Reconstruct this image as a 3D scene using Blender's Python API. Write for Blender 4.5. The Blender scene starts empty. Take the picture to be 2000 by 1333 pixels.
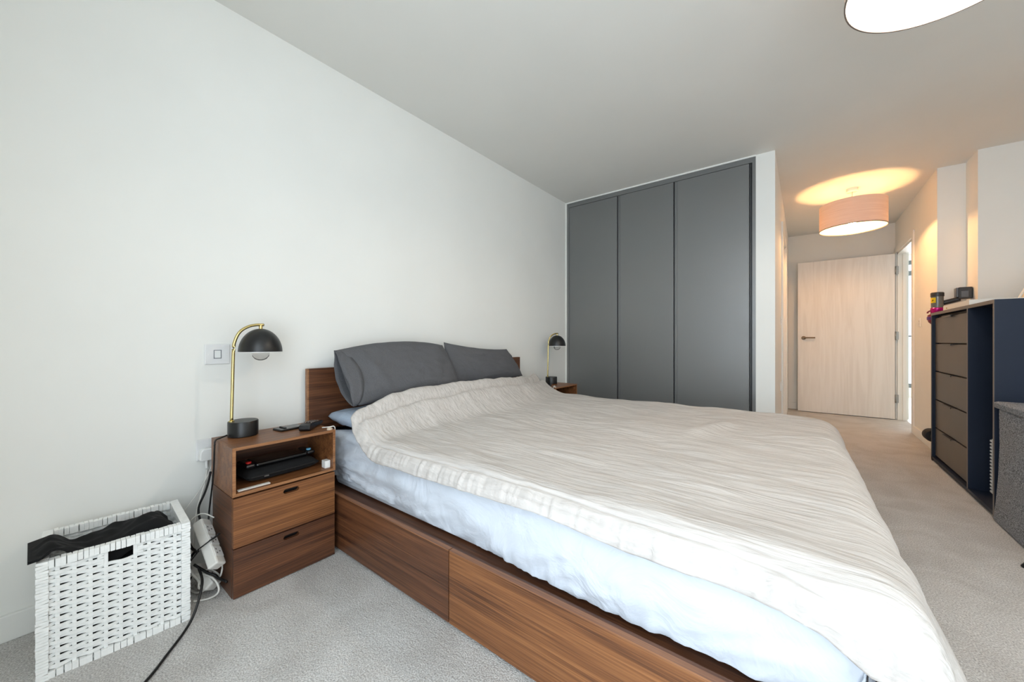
import bpy, bmesh, math, random
from mathutils import Vector, Matrix, noise as mnoise
random.seed(7)
scene = bpy.context.scene
COL = scene.collection
PI = math.pi

# ------------------------------------------------------------------ camera, world, lights, exposure
cam_data = bpy.data.cameras.new('camera')
cam = bpy.data.objects.new('camera', cam_data); COL.objects.link(cam)
cam_data.sensor_width = 36.0
cam_data.lens = 732 / 2000 * 36.0
cam_data.clip_start = 0.02
cam.location = (2.067, 0.0, 0.984)
cam.rotation_euler = (PI / 2, 0, math.atan(570 / 732))
scene.camera = cam

world = bpy.data.worlds.new('world'); scene.world = world
world.use_nodes = True
bg = world.node_tree.nodes['Background']
bg.inputs['Color'].default_value = (0.80, 0.90, 1.0, 1)
bg.inputs['Strength'].default_value = 2.2

def area_light(name, loc, rot, sx, sy, energy, color):
    d = bpy.data.lights.new(name, 'AREA'); d.shape = 'RECTANGLE'
    d.size = sx; d.size_y = sy; d.energy = energy; d.color = color
    o = bpy.data.objects.new(name, d); COL.objects.link(o)
    o.location = loc; o.rotation_euler = rot
    return o
# daylight entering through the big window behind the camera (shines towards +Y)
area_light('window_daylight', (2.33, -0.60, 1.24), (PI / 2, 0, 0), 2.1, 2.2, 37, (0.81, 0.92, 1.0))
# daylight of the room beyond the open door
area_light('next_room_daylight', (3.9, 9.38, 1.25), (-PI / 2, 0, 0), 1.1, 2.0, 45, (0.92, 0.96, 1.0))

vs = scene.view_settings
vs.view_transform = 'Standard'; vs.look = 'None'; vs.gamma = 1.0; vs.use_curve_mapping = False
vs.exposure = 0.42
scene.cycles.max_bounces = 10
scene.cycles.diffuse_bounces = 6
scene.cycles.sample_clamp_indirect = 6.0

# ------------------------------------------------------------------ materials
def lin(c):
    return tuple(((v / 255) / 12.92 if v / 255 <= 0.04045 else ((v / 255 + 0.055) / 1.055) ** 2.4) for v in c) + (1,)

MATS = {}
def new_mat(name):
    m = bpy.data.materials.new(name); m.use_nodes = True
    nt = m.node_tree; b = nt.nodes['Principled BSDF']
    MATS[name] = m
    return m, nt, b

def nd(nt, typ, **kw):
    n = nt.nodes.new(typ)
    for k, v in kw.items():
        if k in n.inputs: n.inputs[k].default_value = v
        else: setattr(n, k, v)
    return n

def coords(nt, scale=(1, 1, 1), rot=(0, 0, 0)):
    tc = nt.nodes.new('ShaderNodeTexCoord'); mp = nt.nodes.new('ShaderNodeMapping')
    mp.inputs['Scale'].default_value = scale; mp.inputs['Rotation'].default_value = rot
    nt.links.new(tc.outputs['Object'], mp.inputs['Vector'])
    return mp.outputs['Vector']

def ramp(nt, fac, stops):
    r = nt.nodes.new('ShaderNodeValToRGB')
    els = r.color_ramp.elements
    while len(els) < len(stops): els.new(0.5)
    for e, (p, c) in zip(els, stops): e.position = p; e.color = c
    nt.links.new(fac, r.inputs['Fac'])
    return r.outputs['Color']

def bump(nt, b, height, strength, dist=0.01, prev=None):
    bn = nt.nodes.new('ShaderNodeBump')
    bn.inputs['Strength'].default_value = strength; bn.inputs['Distance'].default_value = dist
    nt.links.new(height, bn.inputs['Height'])
    if prev: nt.links.new(prev, bn.inputs['Normal'])
    nt.links.new(bn.outputs['Normal'], b.inputs['Normal'])
    return bn.outputs['Normal']

def plain(name, rgb, rough=0.5, metal=0.0, spec=0.5, vary=0.0, vscale=8.0, bumps=0.0):
    m, nt, b = new_mat(name)
    c = lin(rgb)
    b.inputs['Base Color'].default_value = c
    b.inputs['Roughness'].default_value = rough
    b.inputs['Metallic'].default_value = metal
    b.inputs['Specular IOR Level'].default_value = spec
    n = nd(nt, 'ShaderNodeTexNoise'); n.inputs['Scale'].default_value = vscale; n.inputs['Detail'].default_value = 5
    nt.links.new(coords(nt), n.inputs['Vector'])
    if vary > 0:
        lo = tuple(v * (1 - vary) for v in c[:3]) + (1,); hi = tuple(min(1, v * (1 + vary)) for v in c[:3]) + (1,)
        nt.links.new(ramp(nt, n.outputs['Fac'], [(0.3, lo), (0.7, hi)]), b.inputs['Base Color'])
    if bumps > 0:
        bump(nt, b, n.outputs['Fac'], bumps, 0.004)
    return m

plain('wall_paint', (238, 238, 234), 0.75, vary=0.015, vscale=2.5)
plain('ceiling_paint', (228, 227, 222), 0.85, vary=0.015, vscale=2.0)
plain('trim_paint', (236, 236, 232), 0.45, vary=0.01)
plain('black_satin', (22, 22, 23), 0.38, vary=0.1)
plain('black_plastic', (16, 16, 18), 0.32, vary=0.1)
plain('black_cloth', (9, 9, 11), 0.95, vary=0.2, vscale=40, bumps=0.3)
plain('black_gloss', (10, 10, 12), 0.14)
plain('brass', (205, 186, 128), 0.2, metal=1.0, vary=0.03)
plain('steel', (150, 148, 144), 0.32, metal=1.0)
plain('bronze_metal', (122, 104, 84), 0.35, metal=1.0)
plain('white_plastic', (236, 236, 234), 0.3)
plain('grey_plate', (230, 230, 230), 0.4)
plain('plate_groove', (120, 122, 128), 0.5)
plain('cable_white', (222, 220, 214), 0.45)
plain('cable_black', (14, 14, 15), 0.45)
plain('wicker_white', (242, 243, 241), 0.5, vary=0.05, vscale=60, bumps=0.25)
plain('mattress_white', (222, 228, 236), 0.8, vary=0.04, vscale=60, bumps=0.4)
plain('navy_laminate', (17, 29, 48), 0.5, vary=0.04, spec=0.3)
plain('drawer_grey', (80, 74, 69), 0.42, vary=0.03)
plain('edge_brown', (104, 94, 88), 0.45, vary=0.04)
plain('window_frame_grey', (96, 104, 106), 0.5)
plain('red_accent', (214, 40, 34), 0.35)
plain('blue_accent', (120, 190, 225), 0.35)
plain('magenta', (190, 18, 120), 0.25, metal=0.5)
plain('vacuum_red', (120, 18, 44), 0.3)
plain('vacuum_purple', (78, 34, 120), 0.3)
plain('vacuum_grey', (96, 96, 98), 0.28, metal=0.6)
plain('vacuum_dark', (48, 47, 48), 0.4)
plain('yellow_label', (238, 200, 20), 0.5)
plain('bin_smoke', (112, 110, 104), 0.12, vary=0.15, vscale=25)
plain('cream_box', (240, 236, 228), 0.5)
plain('picture_mat', (214, 196, 168), 0.6, vary=0.15, vscale=18)
plain('picture_dark', (92, 72, 58), 0.6, vary=0.4, vscale=22)
plain('rubber', (30, 28, 27), 0.7, vary=0.2)
plain('pale_floor', (214, 208, 198), 0.5, vary=0.05)
plain('clear_clip', (196, 178, 158), 0.15)

def wood(name, axis, dark=(82, 48, 27), mid=(121, 76, 43), light=(152, 101, 60), off=(0, 0, 0)):
    """walnut with grain running along the given axis (0 X, 1 Y, 2 Z)"""
    m, nt, b = new_mat(name)
    sc = [34.0, 34.0, 34.0]; sc[axis] = 1.0
    v = coords(nt, tuple(sc))
    mp = v.node; mp.inputs['Location'].default_value = off
    n1 = nd(nt, 'ShaderNodeTexNoise'); n1.inputs['Scale'].default_value = 1.0; n1.inputs['Detail'].default_value = 6; n1.inputs['Distortion'].default_value = 0.6
    nt.links.new(v, n1.inputs['Vector'])
    sc2 = [260.0, 260.0, 260.0]; sc2[axis] = 4.0
    v2 = coords(nt, tuple(sc2))
    n2 = nd(nt, 'ShaderNodeTexNoise'); n2.inputs['Scale'].default_value = 1.0; n2.inputs['Detail'].default_value = 3
    nt.links.new(v2, n2.inputs['Vector'])
    mx = nd(nt, 'ShaderNodeMath', operation='MULTIPLY_ADD')
    nt.links.new(n2.outputs['Fac'], mx.inputs[0]); mx.inputs[1].default_value = 0.52
    ms = nd(nt, 'ShaderNodeMath', operation='MULTIPLY'); nt.links.new(n1.outputs['Fac'], ms.inputs[0]); ms.inputs[1].default_value = 0.50
    nt.links.new(ms.outputs[0], mx.inputs[2])
    nt.links.new(ramp(nt, mx.outputs[0], [(0.36, lin(dark)), (0.5, lin(mid)), (0.66, lin(light))]), b.inputs['Base Color'])
    b.inputs['Roughness'].default_value = 0.42
    bump(nt, b, n2.outputs['Fac'], 0.12, 0.002)
    return m
for ax, nm in ((0, 'x'), (1, 'y'), (2, 'z')):
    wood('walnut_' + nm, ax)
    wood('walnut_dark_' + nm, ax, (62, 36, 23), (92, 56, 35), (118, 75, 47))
wood('walnut_edge', 1, (120, 78, 48), (152, 104, 66), (178, 128, 86))
wood('walnut_edge_x', 0, (104, 66, 44), (136, 90, 60), (164, 114, 78))

# wardrobe satin grey with faint smudges in the gloss
m, nt, b = new_mat('wardrobe_grey')
b.inputs['Base Color'].default_value = lin((102, 103, 103))
b.inputs['Specular IOR Level'].default_value = 1.0
b.inputs['Coat Weight'].default_value = 0.7; b.inputs['Coat Roughness'].default_value = 0.36
n = nd(nt, 'ShaderNodeTexNoise'); n.inputs['Scale'].default_value = 5; n.inputs['Detail'].default_value = 6
nt.links.new(coords(nt), n.inputs['Vector'])
nt.links.new(ramp(nt, n.outputs['Fac'], [(0.35, (0.38, 0.38, 0.38, 1)), (0.7, (0.46, 0.46, 0.46, 1))]), b.inputs['Roughness'])
plain('wardrobe_dark', (52, 54, 56), 0.45)

# carpet
m, nt, b = new_mat('carpet')
v = coords(nt)
n1 = nd(nt, 'ShaderNodeTexNoise'); n1.inputs['Scale'].default_value = 210; n1.inputs['Detail'].default_value = 4
n2 = nd(nt, 'ShaderNodeTexNoise'); n2.inputs['Scale'].default_value = 5; n2.inputs['Detail'].default_value = 6; n2.inputs['Distortion'].default_value = 0.8
n3 = nd(nt, 'ShaderNodeTexNoise'); n3.inputs['Scale'].default_value = 60; n3.inputs['Detail'].default_value = 5
for q in (n1, n2, n3): nt.links.new(v, q.inputs['Vector'])
c1 = ramp(nt, n1.outputs['Fac'], [(0.3, lin((166, 163, 160))), (0.7, lin((230, 228, 225)))])
c2 = ramp(nt, n2.outputs['Fac'], [(0.32, (0.86, 0.85, 0.84, 1)), (0.6, (1, 1, 1, 1))])
mix = nd(nt, 'ShaderNodeMix', data_type='RGBA', blend_type='MULTIPLY'); mix.inputs['Factor'].default_value = 1.0
nt.links.new(c1, mix.inputs['A']); nt.links.new(c2, mix.inputs['B'])
nt.links.new(mix.outputs['Result'], b.inputs['Base Color'])
b.inputs['Roughness'].default_value = 0.95; b.inputs['Specular IOR Level'].default_value = 0.1
pn = bump(nt, b, n3.outputs['Fac'], 0.35, 0.01)
bump(nt, b, n1.outputs['Fac'], 0.7, 0.006, pn)

# crinkled gauze duvet cover: fine creases running along the bed
m, nt, b = new_mat('duvet_gauze')
b.inputs['Base Color'].default_value = lin((222, 214, 207)); b.inputs['Roughness'].default_value = 0.9
b.inputs['Specular IOR Level'].default_value = 0.15
v = coords(nt, (7, 75, 40))
n1 = nd(nt, 'ShaderNodeTexNoise'); n1.inputs['Scale'].default_value = 1.0; n1.inputs['Detail'].default_value = 4; n1.inputs['Distortion'].default_value = 0.5
nt.links.new(v, n1.inputs['Vector'])
n2 = nd(nt, 'ShaderNodeTexNoise'); n2.inputs['Scale'].default_value = 9; n2.inputs['Detail'].default_value = 4
nt.links.new(coords(nt), n2.inputs['Vector'])
pn = bump(nt, b, n1.outputs['Fac'], 0.6, 0.011)
bump(nt, b, n2.outputs['Fac'], 0.25, 0.03, pn)
nt.links.new(ramp(nt, n1.outputs['Fac'], [(0.3, lin((188, 182, 177))), (0.6, lin((204, 198, 193)))]), b.inputs['Base Color'])

# fitted sheet
m, nt, b = new_mat('sheet_cotton')
b.inputs['Base Color'].default_value = lin((206, 212, 221)); b.inputs['Roughness'].default_value = 0.85
b.inputs['Specular IOR Level'].default_value = 0.15
n1 = nd(nt, 'ShaderNodeTexNoise'); n1.inputs['Scale'].default_value = 6; n1.inputs['Detail'].default_value = 5; n1.inputs['Distortion'].default_value = 1.2
nt.links.new(coords(nt), n1.inputs['Vector'])
bump(nt, b, n1.outputs['Fac'], 0.5, 0.035)

def linen(name, rgb, k=0.12, sc=330):
    m, nt, b = new_mat(name)
    c = lin(rgb)
    n1 = nd(nt, 'ShaderNodeTexNoise'); n1.inputs['Scale'].default_value = sc; n1.inputs['Detail'].default_value = 2
    nt.links.new(coords(nt), n1.inputs['Vector'])
    n2 = nd(nt, 'ShaderNodeTexNoise'); n2.inputs['Scale'].default_value = 11; n2.inputs['Detail'].default_value = 6; n2.inputs['Distortion'].default_value = 1.0
    nt.links.new(coords(nt), n2.inputs['Vector'])
    nt.links.new(ramp(nt, n1.outputs['Fac'], [(0.3, tuple(v * (1 - k) for v in c[:3]) + (1,)), (0.7, tuple(v * (1 + k) for v in c[:3]) + (1,))]), b.inputs['Base Color'])
    b.inputs['Roughness'].default_value = 0.9; b.inputs['Specular IOR Level'].default_value = 0.2
    pn = bump(nt, b, n1.outputs['Fac'], 0.2, 0.003)
    bump(nt, b, n2.outputs['Fac'], 0.4, 0.02, pn)
linen('linen_charcoal', (94, 94, 97))
linen('linen_blue', (176, 190, 208))
linen('tweed_grey', (134, 136, 140), 0.8, 185)

# painted ash-grain door
m, nt, b = new_mat('door_ash')
v = coords(nt, (16, 16, 1.0))
n1 = nd(nt, 'ShaderNodeTexNoise'); n1.inputs['Scale'].default_value = 1.0; n1.inputs['Detail'].default_value = 6; n1.inputs['Distortion'].default_value = 1.6
nt.links.new(v, n1.inputs['Vector'])
nt.links.new(ramp(nt, n1.outputs['Fac'], [(0.35, lin((222, 217, 211))), (0.6, lin((231, 227, 222)))]), b.inputs['Base Color'])
b.inputs['Roughness'].default_value = 0.5
bump(nt, b, n1.outputs['Fac'], 0.15, 0.004)

# lamp shade fabric (lets light through) and lit bulb
m, nt, b = new_mat('shade_fabric')
nt.nodes.remove(b); out = nt.nodes['Material Output']
df = nd(nt, 'ShaderNodeBsdfDiffuse'); df.inputs['Color'].default_value = lin((226, 214, 204))
tl = nd(nt, 'ShaderNodeBsdfTranslucent'); tl.inputs['Color'].default_value = lin((222, 200, 182))
mx = nd(nt, 'ShaderNodeMixShader'); mx.inputs['Fac'].default_value = 0.2
wv = nd(nt, 'ShaderNodeTexNoise'); wv.inputs['Scale'].default_value = 1.0; wv.inputs['Detail'].default_value = 3
nt.links.new(coords(nt, (4, 4, 120)), wv.inputs['Vector'])
nt.links.new(ramp(nt, wv.outputs['Fac'], [(0.3, lin((218, 205, 195))), (0.7, lin((232, 221, 212)))]), df.inputs['Color'])
nt.links.new(df.outputs[0], mx.inputs[1]); nt.links.new(tl.outputs[0], mx.inputs[2]); nt.links.new(mx.outputs[0], out.inputs['Surface'])
def emissive(name, rgb, strength):
    m, nt, b = new_mat(name)
    b.inputs['Base Color'].default_value = (1, 1, 1, 1)
    b.inputs['Emission Color'].default_value = rgb + (1,)
    b.inputs['Emission Strength'].default_value = strength
emissive('bulb_lit', (1.0, 0.52, 0.20), 500)
emissive('bulb_lit_near', (1.0, 0.87, 0.73), 470)

m, nt, b = new_mat('clear_glass')
b.inputs['Transmission Weight'].default_value = 1.0; b.inputs['Roughness'].default_value = 0.02; b.inputs['IOR'].default_value = 1.2

# ------------------------------------------------------------------ mesh helpers
def finish(name, bm, mat, parent=None, smooth=False, bevel=0.0, seg=2):
    me = bpy.data.meshes.new(name)
    bmesh.ops.recalc_face_normals(bm, faces=bm.faces[:])
    bm.to_mesh(me); bm.free()
    if mat: me.materials.append(MATS[mat])
    if smooth:
        for p in me.polygons: p.use_smooth = True
    o = bpy.data.objects.new(name, me); COL.objects.link(o)
    if parent: o.parent = parent
    if bevel > 0:
        md = o.modifiers.new('bevel', 'BEVEL'); md.width = bevel; md.segments = seg; md.limit_method = 'ANGLE'
    return o

def box_bm(bm, lo, hi):
    vs_ = [bm.verts.new((x, y, z)) for x in (lo[0], hi[0]) for y in (lo[1], hi[1]) for z in (lo[2], hi[2])]
    for f in ((0, 1, 3, 2), (4, 6, 7, 5), (0, 4, 5, 1), (2, 3, 7, 6), (0, 2, 6, 4), (1, 5, 7, 3)):
        bm.faces.new([vs_[i] for i in f])

def box(name, lo, hi, mat, parent=None, bevel=0.0):
    bm = bmesh.new(); box_bm(bm, lo, hi)
    return finish(name, bm, mat, parent, bevel=bevel)

def boxes(name, lst, mat, parent=None, bevel=0.0):
    bm = bmesh.new()
    for lo, hi in lst: box_bm(bm, lo, hi)
    return finish(name, bm, mat, parent, bevel=bevel)

def lathe(name, prof, mat, parent=None, seg=40, center=(0, 0, 0), closed=False):
    """profile of (r, z) turned about the vertical axis"""
    bm = bmesh.new(); rings = []
    for r, z in prof:
        rings.append([bm.verts.new((center[0] + r * math.cos(2 * PI * k / seg), center[1] + r * math.sin(2 * PI * k / seg), center[2] + z)) for k in range(seg)])
    n = len(rings)
    for i in range(n if closed else n - 1):
        a, c = rings[i], rings[(i + 1) % n]
        for k in range(seg):
            bm.faces.new((a[k], a[(k + 1) % seg], c[(k + 1) % seg], c[k]))
    if not closed:
        for rg, flip in ((rings[0], True), (rings[-1], False)):
            r = prof[0][0] if flip else prof[-1][0]
            if r > 1e-4: bm.faces.new(rg[::-1] if flip else rg)
    bmesh.ops.remove_doubles(bm, verts=bm.verts[:], dist=1e-5)
    o = finish(name, bm, mat, parent, smooth=True)
    md = o.modifiers.new('split', 'EDGE_SPLIT'); md.split_angle = math.radians(40)
    return o

def spline(pts, n=8):
    P = [Vector(p) for p in pts]
    out = []
    for i in range(len(P) - 1):
        p0 = P[i - 1] if i > 0 else P[i] * 2 - P[i + 1]
        p3 = P[i + 2] if i + 2 < len(P) else P[i + 1] * 2 - P[i]
        for k in range(n):
            t = k / n
            out.append(0.5 * ((2 * P[i]) + (-p0 + P[i + 1]) * t + (2 * p0 - 5 * P[i] + 4 * P[i + 1] - p3) * t * t + (-p0 + 3 * P[i] - 3 * P[i + 1] + p3) * t ** 3))
    out.append(P[-1])
    return out

def tube(name, pts, r, mat, parent=None, seg=8, n=8, flat=None):
    """swept tube through the points; flat=(w,h) gives an oval/flat section"""
    path = spline(pts, n); bm = bmesh.new(); rings = []
    up = Vector((0, 0, 1))
    for i, p in enumerate(path):
        t = (path[min(i + 1, len(path) - 1)] - path[max(i - 1, 0)]).normalized()
        a = t.cross(up)
        if a.length < 0.05: a = t.cross(Vector((0, 1, 0)))
        a.normalize(); c = a.cross(t).normalized()
        ra, rc = flat if flat else (r, r)
        rings.append([bm.verts.new(p + a * ra * math.cos(2 * PI * k / seg) + c * rc * math.sin(2 * PI * k / seg)) for k in range(seg)])
    for i in range(len(rings) - 1):
        for k in range(seg):
            bm.faces.new((rings[i][k], rings[i][(k + 1) % seg], rings[i + 1][(k + 1) % seg], rings[i + 1][k]))
    bm.faces.new(rings[0][::-1]); bm.faces.new(rings[-1])
    return finish(name, bm, mat, parent, smooth=True)

def prism(name, outline, axis, lo, hi, mat, parent=None, bevel=0.0):
    """2D outline extruded along axis (0,1,2) between lo and hi"""
    bm = bmesh.new()
    def P(u, v, w):
        return ((w, u, v), (u, w, v), (u, v, w))[axis]
    A = [bm.verts.new(P(u, v, lo)) for u, v in outline]; B = [bm.verts.new(P(u, v, hi)) for u, v in outline]
    n = len(A)
    for i in range(n): bm.faces.new((A[i], A[(i + 1) % n], B[(i + 1) % n], B[i]))
    bm.faces.new(A[::-1]); bm.faces.new(B)
    return finish(name, bm, mat, parent, bevel=bevel)

def empty(name, loc=(0, 0, 0), rz=0.0):
    o = bpy.data.objects.new(name, None); COL.objects.link(o)
    o.location = loc; o.rotation_euler = (0, 0, rz); o.empty_display_size = 0.05
    return o

def tag(o, label=None, cat=None, group=None, kind=None):
    if label: o['label'] = label
    if cat: o['category'] = cat
    if group: o['group'] = group
    if kind: o['kind'] = kind
    return o

def copy_tree(o, parent=None):
    c = o.copy(); COL.objects.link(c); c.parent = parent
    for ch in list(o.children): copy_tree(ch, c)
    return c

def struct(o, label, cat):
    return tag(o, label, cat, kind='structure')

def grid_mesh(name, fn, nu, nv, mat, parent=None, solid=0.0, smooth=True):
    bm = bmesh.new()
    V = [[bm.verts.new(fn(i / (nu - 1), j / (nv - 1))) for j in range(nv)] for i in range(nu)]
    for i in range(nu - 1):
        for j in range(nv - 1):
            bm.faces.new((V[i][j], V[i + 1][j], V[i + 1][j + 1], V[i][j + 1]))
    o = finish(name, bm, mat, parent, smooth=smooth)
    if solid:
        md = o.modifiers.new('solid', 'SOLIDIFY'); md.thickness = solid; md.offset = -1
    return o

def sst(a, b_, x):
    t = max(0.0, min(1.0, (x - a) / (b_ - a))); return t * t * (3 - 2 * t)

def interp(x, table):
    if x <= table[0][0]: return table[0][1]
    for (x0, y0), (x1, y1) in zip(table, table[1:]):
        if x <= x1: return y0 + (y1 - y0) * (x - x0) / (x1 - x0)
    return table[-1][1]

def nz(x, y, z=0.0): return mnoise.noise(Vector((x, y, z)))

# ------------------------------------------------------------------ room shell
H = 2.5
struct(box('floor', (-0.1, -0.75, -0.05), (3.07, 6.9, 0), 'carpet'), 'pale grey cut pile carpet covering bedroom and corridor', 'floor')
box('floor_carpet_extension', (3.07, -0.75, -0.05), (3.6, 4.9, 0), 'carpet', bpy.data.objects['floor'])
struct(box('floor_next_room', (3.07, 4.9, -0.05), (4.9, 9.6, 0), 'pale_floor'), 'pale floor of the room beyond the open door', 'floor')
struct(box('ceiling', (-0.1, -0.75, H), (4.9, 9.6, H + 0.1), 'ceiling_paint'), 'plain off white ceiling', 'ceiling')
struct(box('wall_left', (-0.1, -0.75, 0), (0, 4.3, H), 'wall_paint'), 'long white wall behind the bed', 'wall')
struct(boxes('wall_back', [((-0.1, -0.74, 0), (1.22, -0.44, H)), ((3.44, -0.74, 0), (3.6, -0.44, H)),
                           ((1.22, -0.74, 0), (3.44, -0.44, 0.08)), ((1.22, -0.74, 2.38), (3.44, -0.44, H))], 'wall_paint'), 'white wall around the bedroom window', 'wall')
struct(boxes('wall_corridor_left', [((1.758, 3.63, 0), (1.887, 4.72, H)), ((1.758, 5.62, 0), (1.887, 6.8, H)),
                                    ((1.758, 4.72, 2.12), (1.887, 5.62, H))], 'wall_paint'), 'white nib and corridor wall beside the wardrobe', 'wall')
struct(box('wall_far', (1.758, 6.8, 0), (3.11, 6.9, H), 'wall_paint'), 'white wall at the end of the corridor', 'wall')
struct(boxes('wall_corridor_right', [((2.99, 4.885, 0), (3.07, 5.79, H)), ((2.99, 6.665, 0), (3.07, 6.8, H)),
                                     ((2.99, 5.79, 2.09), (3.07, 6.665, H))], 'wall_paint'), 'white corridor wall with the open doorway', 'wall')
struct(box('wall_step', (3.07, 4.885, 0), (3.3, 5.0, H), 'wall_paint'), 'narrow white wall step behind the chest of drawers', 'wall')
struct(box('wall_pier', (3.155, 4.61, 0), (3.6, 4.885, H), 'wall_paint'), 'white wall pier behind the chest of drawers', 'wall')
struct(box('wall_right', (3.48, -0.75, 0), (3.6, 4.61, H), 'wall_paint'), 'white wall on the right of the bedroom', 'wall')
struct(boxes('wall_next_room', [((2.97, 6.9, 0), (3.07, 9.6, H)), ((4.8, 4.9, 0), (4.9, 9.6, H)), ((3.6, 4.9, 0), (4.9, 5.0, H)),
                                ((3.07, 9.5, 0), (3.25, 9.6, H)), ((4.55, 9.5, 0), (4.8, 9.6, H)),
                                ((3.25, 9.5, 0), (4.55, 9.6, 0.16)), ((3.25, 9.5, 2.4), (4.55, 9.6, H))], 'wall_paint'), 'white walls of the room beyond the open door', 'wall')
# windows
w = empty('window_1', (2.33, -0.70, 0.10)); struct(w, 'tall bedroom window letting daylight in', 'window')
boxes('window_frame', [((-1.1, -0.03, 0), (-1.04, 0.03, 2.24)), ((1.04, -0.03, 0), (1.1, 0.03, 2.24)), ((-0.03, -0.03, 0), (0.03, 0.03, 2.24)),
                       ((-1.1, -0.03, 0), (1.1, 0.03, 0.06)), ((-1.1, -0.03, 2.18), (1.1, 0.03, 2.24))], 'window_frame_grey', w)
box('pane', (-1.04, -0.006, 0.06), (-0.03, 0.006, 2.18), 'clear_glass', w)
box('pane', (0.03, -0.006, 0.06), (1.04, 0.006, 2.18), 'clear_glass', w)
w = empty('window_2', (3.9, 9.53, 0.16)); struct(w, 'tall grey framed window seen through the open doorway', 'window')
boxes('window_frame', [((-0.65, -0.03, 0), (-0.58, 0.03, 2.24)), ((0.58, -0.03, 0), (0.65, 0.03, 2.24)), ((-0.65, -0.03, 0), (0.65, 0.03, 0.07)),
                       ((-0.65, -0.03, 2.17), (0.65, 0.03, 2.24)), ((-0.65, -0.03, 1.98), (0.65, 0.03, 2.06)), ((-0.33, -0.03, 0), (-0.29, 0.03, 2.0))], 'window_frame_grey', w)
box('pane', (-0.58, -0.006, 0.07), (0.58, 0.006, 1.98), 'clear_glass', w)
box('guard_rail', (-0.6, 0.07, 0.9), (0.6, 0.09, 0.92), 'window_frame_grey', w)
# skirting boards
def skirting(name, lo, hi, label):
    struct(box(name, lo, hi, 'trim_paint', bevel=0.003), label, 'skirting')
skirting('baseboard_left', (0, -0.44, 0), (0.015, 3.63, 0.086), 'white skirting board along the wall behind the bed')
skirting('baseboard_far', (1.887, 6.785, 0), (2.99, 6.8, 0.095), 'white skirting board at the end of the corridor')
skirting('baseboard_right', (2.975, 4.885, 0), (2.99, 5.72, 0.09), 'white skirting board under the corridor light switch')
skirting('baseboard_nib', (1.758, 3.618, 0), (1.887, 3.63, 0.09), 'white skirting board on the nib beside the wardrobe')
struct(box('trim_1', (0.0, 3.618, 2.488), (1.758, 3.63, 2.5), 'trim_paint'), 'thin white trim above the grey wardrobe', 'trim')
struct(box('trim_2', (0.0, 3.612, 0.0), (0.012, 3.63, 2.49), 'trim_paint'), 'thin white trim between left wall and wardrobe', 'trim')

# ------------------------------------------------------------------ corridor doors
def jamb_set(name, label, yl, yh, x_face, sgn, depth, top):
    """door frame in a corridor wall: architraves on the face and lining in the opening"""
    t = empty(name, (x_face, (yl + yh) / 2, 0)); struct(t, label, 'door frame')
    hw = (yh - yl) / 2
    x0, x1 = sorted((0, -sgn * 0.016))
    box('architrave', (x0, -hw - 0.07, 0), (x1, -hw, top + 0.07), 'trim_paint', t, bevel=0.003)
    box('architrave', (x0, hw, 0), (x1, hw + 0.07, top + 0.07), 'trim_paint', t, bevel=0.003)
    box('architrave', (x0, -hw, top), (x1, hw, top + 0.07), 'trim_paint', t, bevel=0.003)
    a0, a1 = sorted((0, sgn * depth))
    box('lining', (a0, hw - 0.022, 0), (a1, hw, top), 'trim_paint', t)
    box('lining', (a0, -hw, 0), (a1, -hw + 0.022, top), 'trim_paint', t)
    box('lining', (a0, -hw, top - 0.022), (a1, hw, top), 'trim_paint', t)
    s0, s1 = sorted((sgn * 0.045, sgn * 0.075))
    box('door_stop', (s0, hw - 0.034, 0), (s1, hw - 0.022, top), 'trim_paint', t)
    return t
jamb_set('trim_3', 'white frame around the open corridor doorway', 5.79, 6.665, 2.99, 1, 0.08, 2.09)
jamb_set('trim_4', 'white frame around the closed corridor door', 4.72, 5.62, 1.887, -1, 0.129, 2.12)

d = empty('door_1', (2.965, 6.64, 0)); struct(d, 'open white wood grain door standing across the corridor end', 'door')
box('door_leaf', (-0.965, -0.022, 0.008), (0, 0.022, 2.075), 'door_ash', d, bevel=0.002)
hd = lathe('handle', [(0.026, 0), (0.026, 0.008), (0.012, 0.010), (0.010, 0.045)], 'bronze_metal', d, 24)
hd.rotation_euler = (PI / 2, 0, 0); hd.location = (-0.9, -0.022, 1.027)
tube('lever', [(0, 0, 0.045), (0.03, 0.002, 0.05), (0.125, 0.002, 0.05)], 0.009, 'bronze_metal', hd, 10)
for z in (0.265, 1.05, 1.865):
    hg = boxes('hinge', [((-0.004, -0.026, z - 0.05), (0.03, -0.0225, z + 0.05))], 'steel', d)
    tube('hinge_pin', [(0.004, -0.029, z - 0.05), (0.004, -0.029, z + 0.05)], 0.006, 'steel', hg, 8, 1)

d2 = empty('door_2', (1.84, 5.17, 0)); struct(d2, 'closed white door in the corridor wall behind the wardrobe', 'door')
box('door_leaf', (-0.022, -0.42, 0.008), (0.022, 0.42, 2.09), 'door_ash', d2, bevel=0.002)

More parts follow.
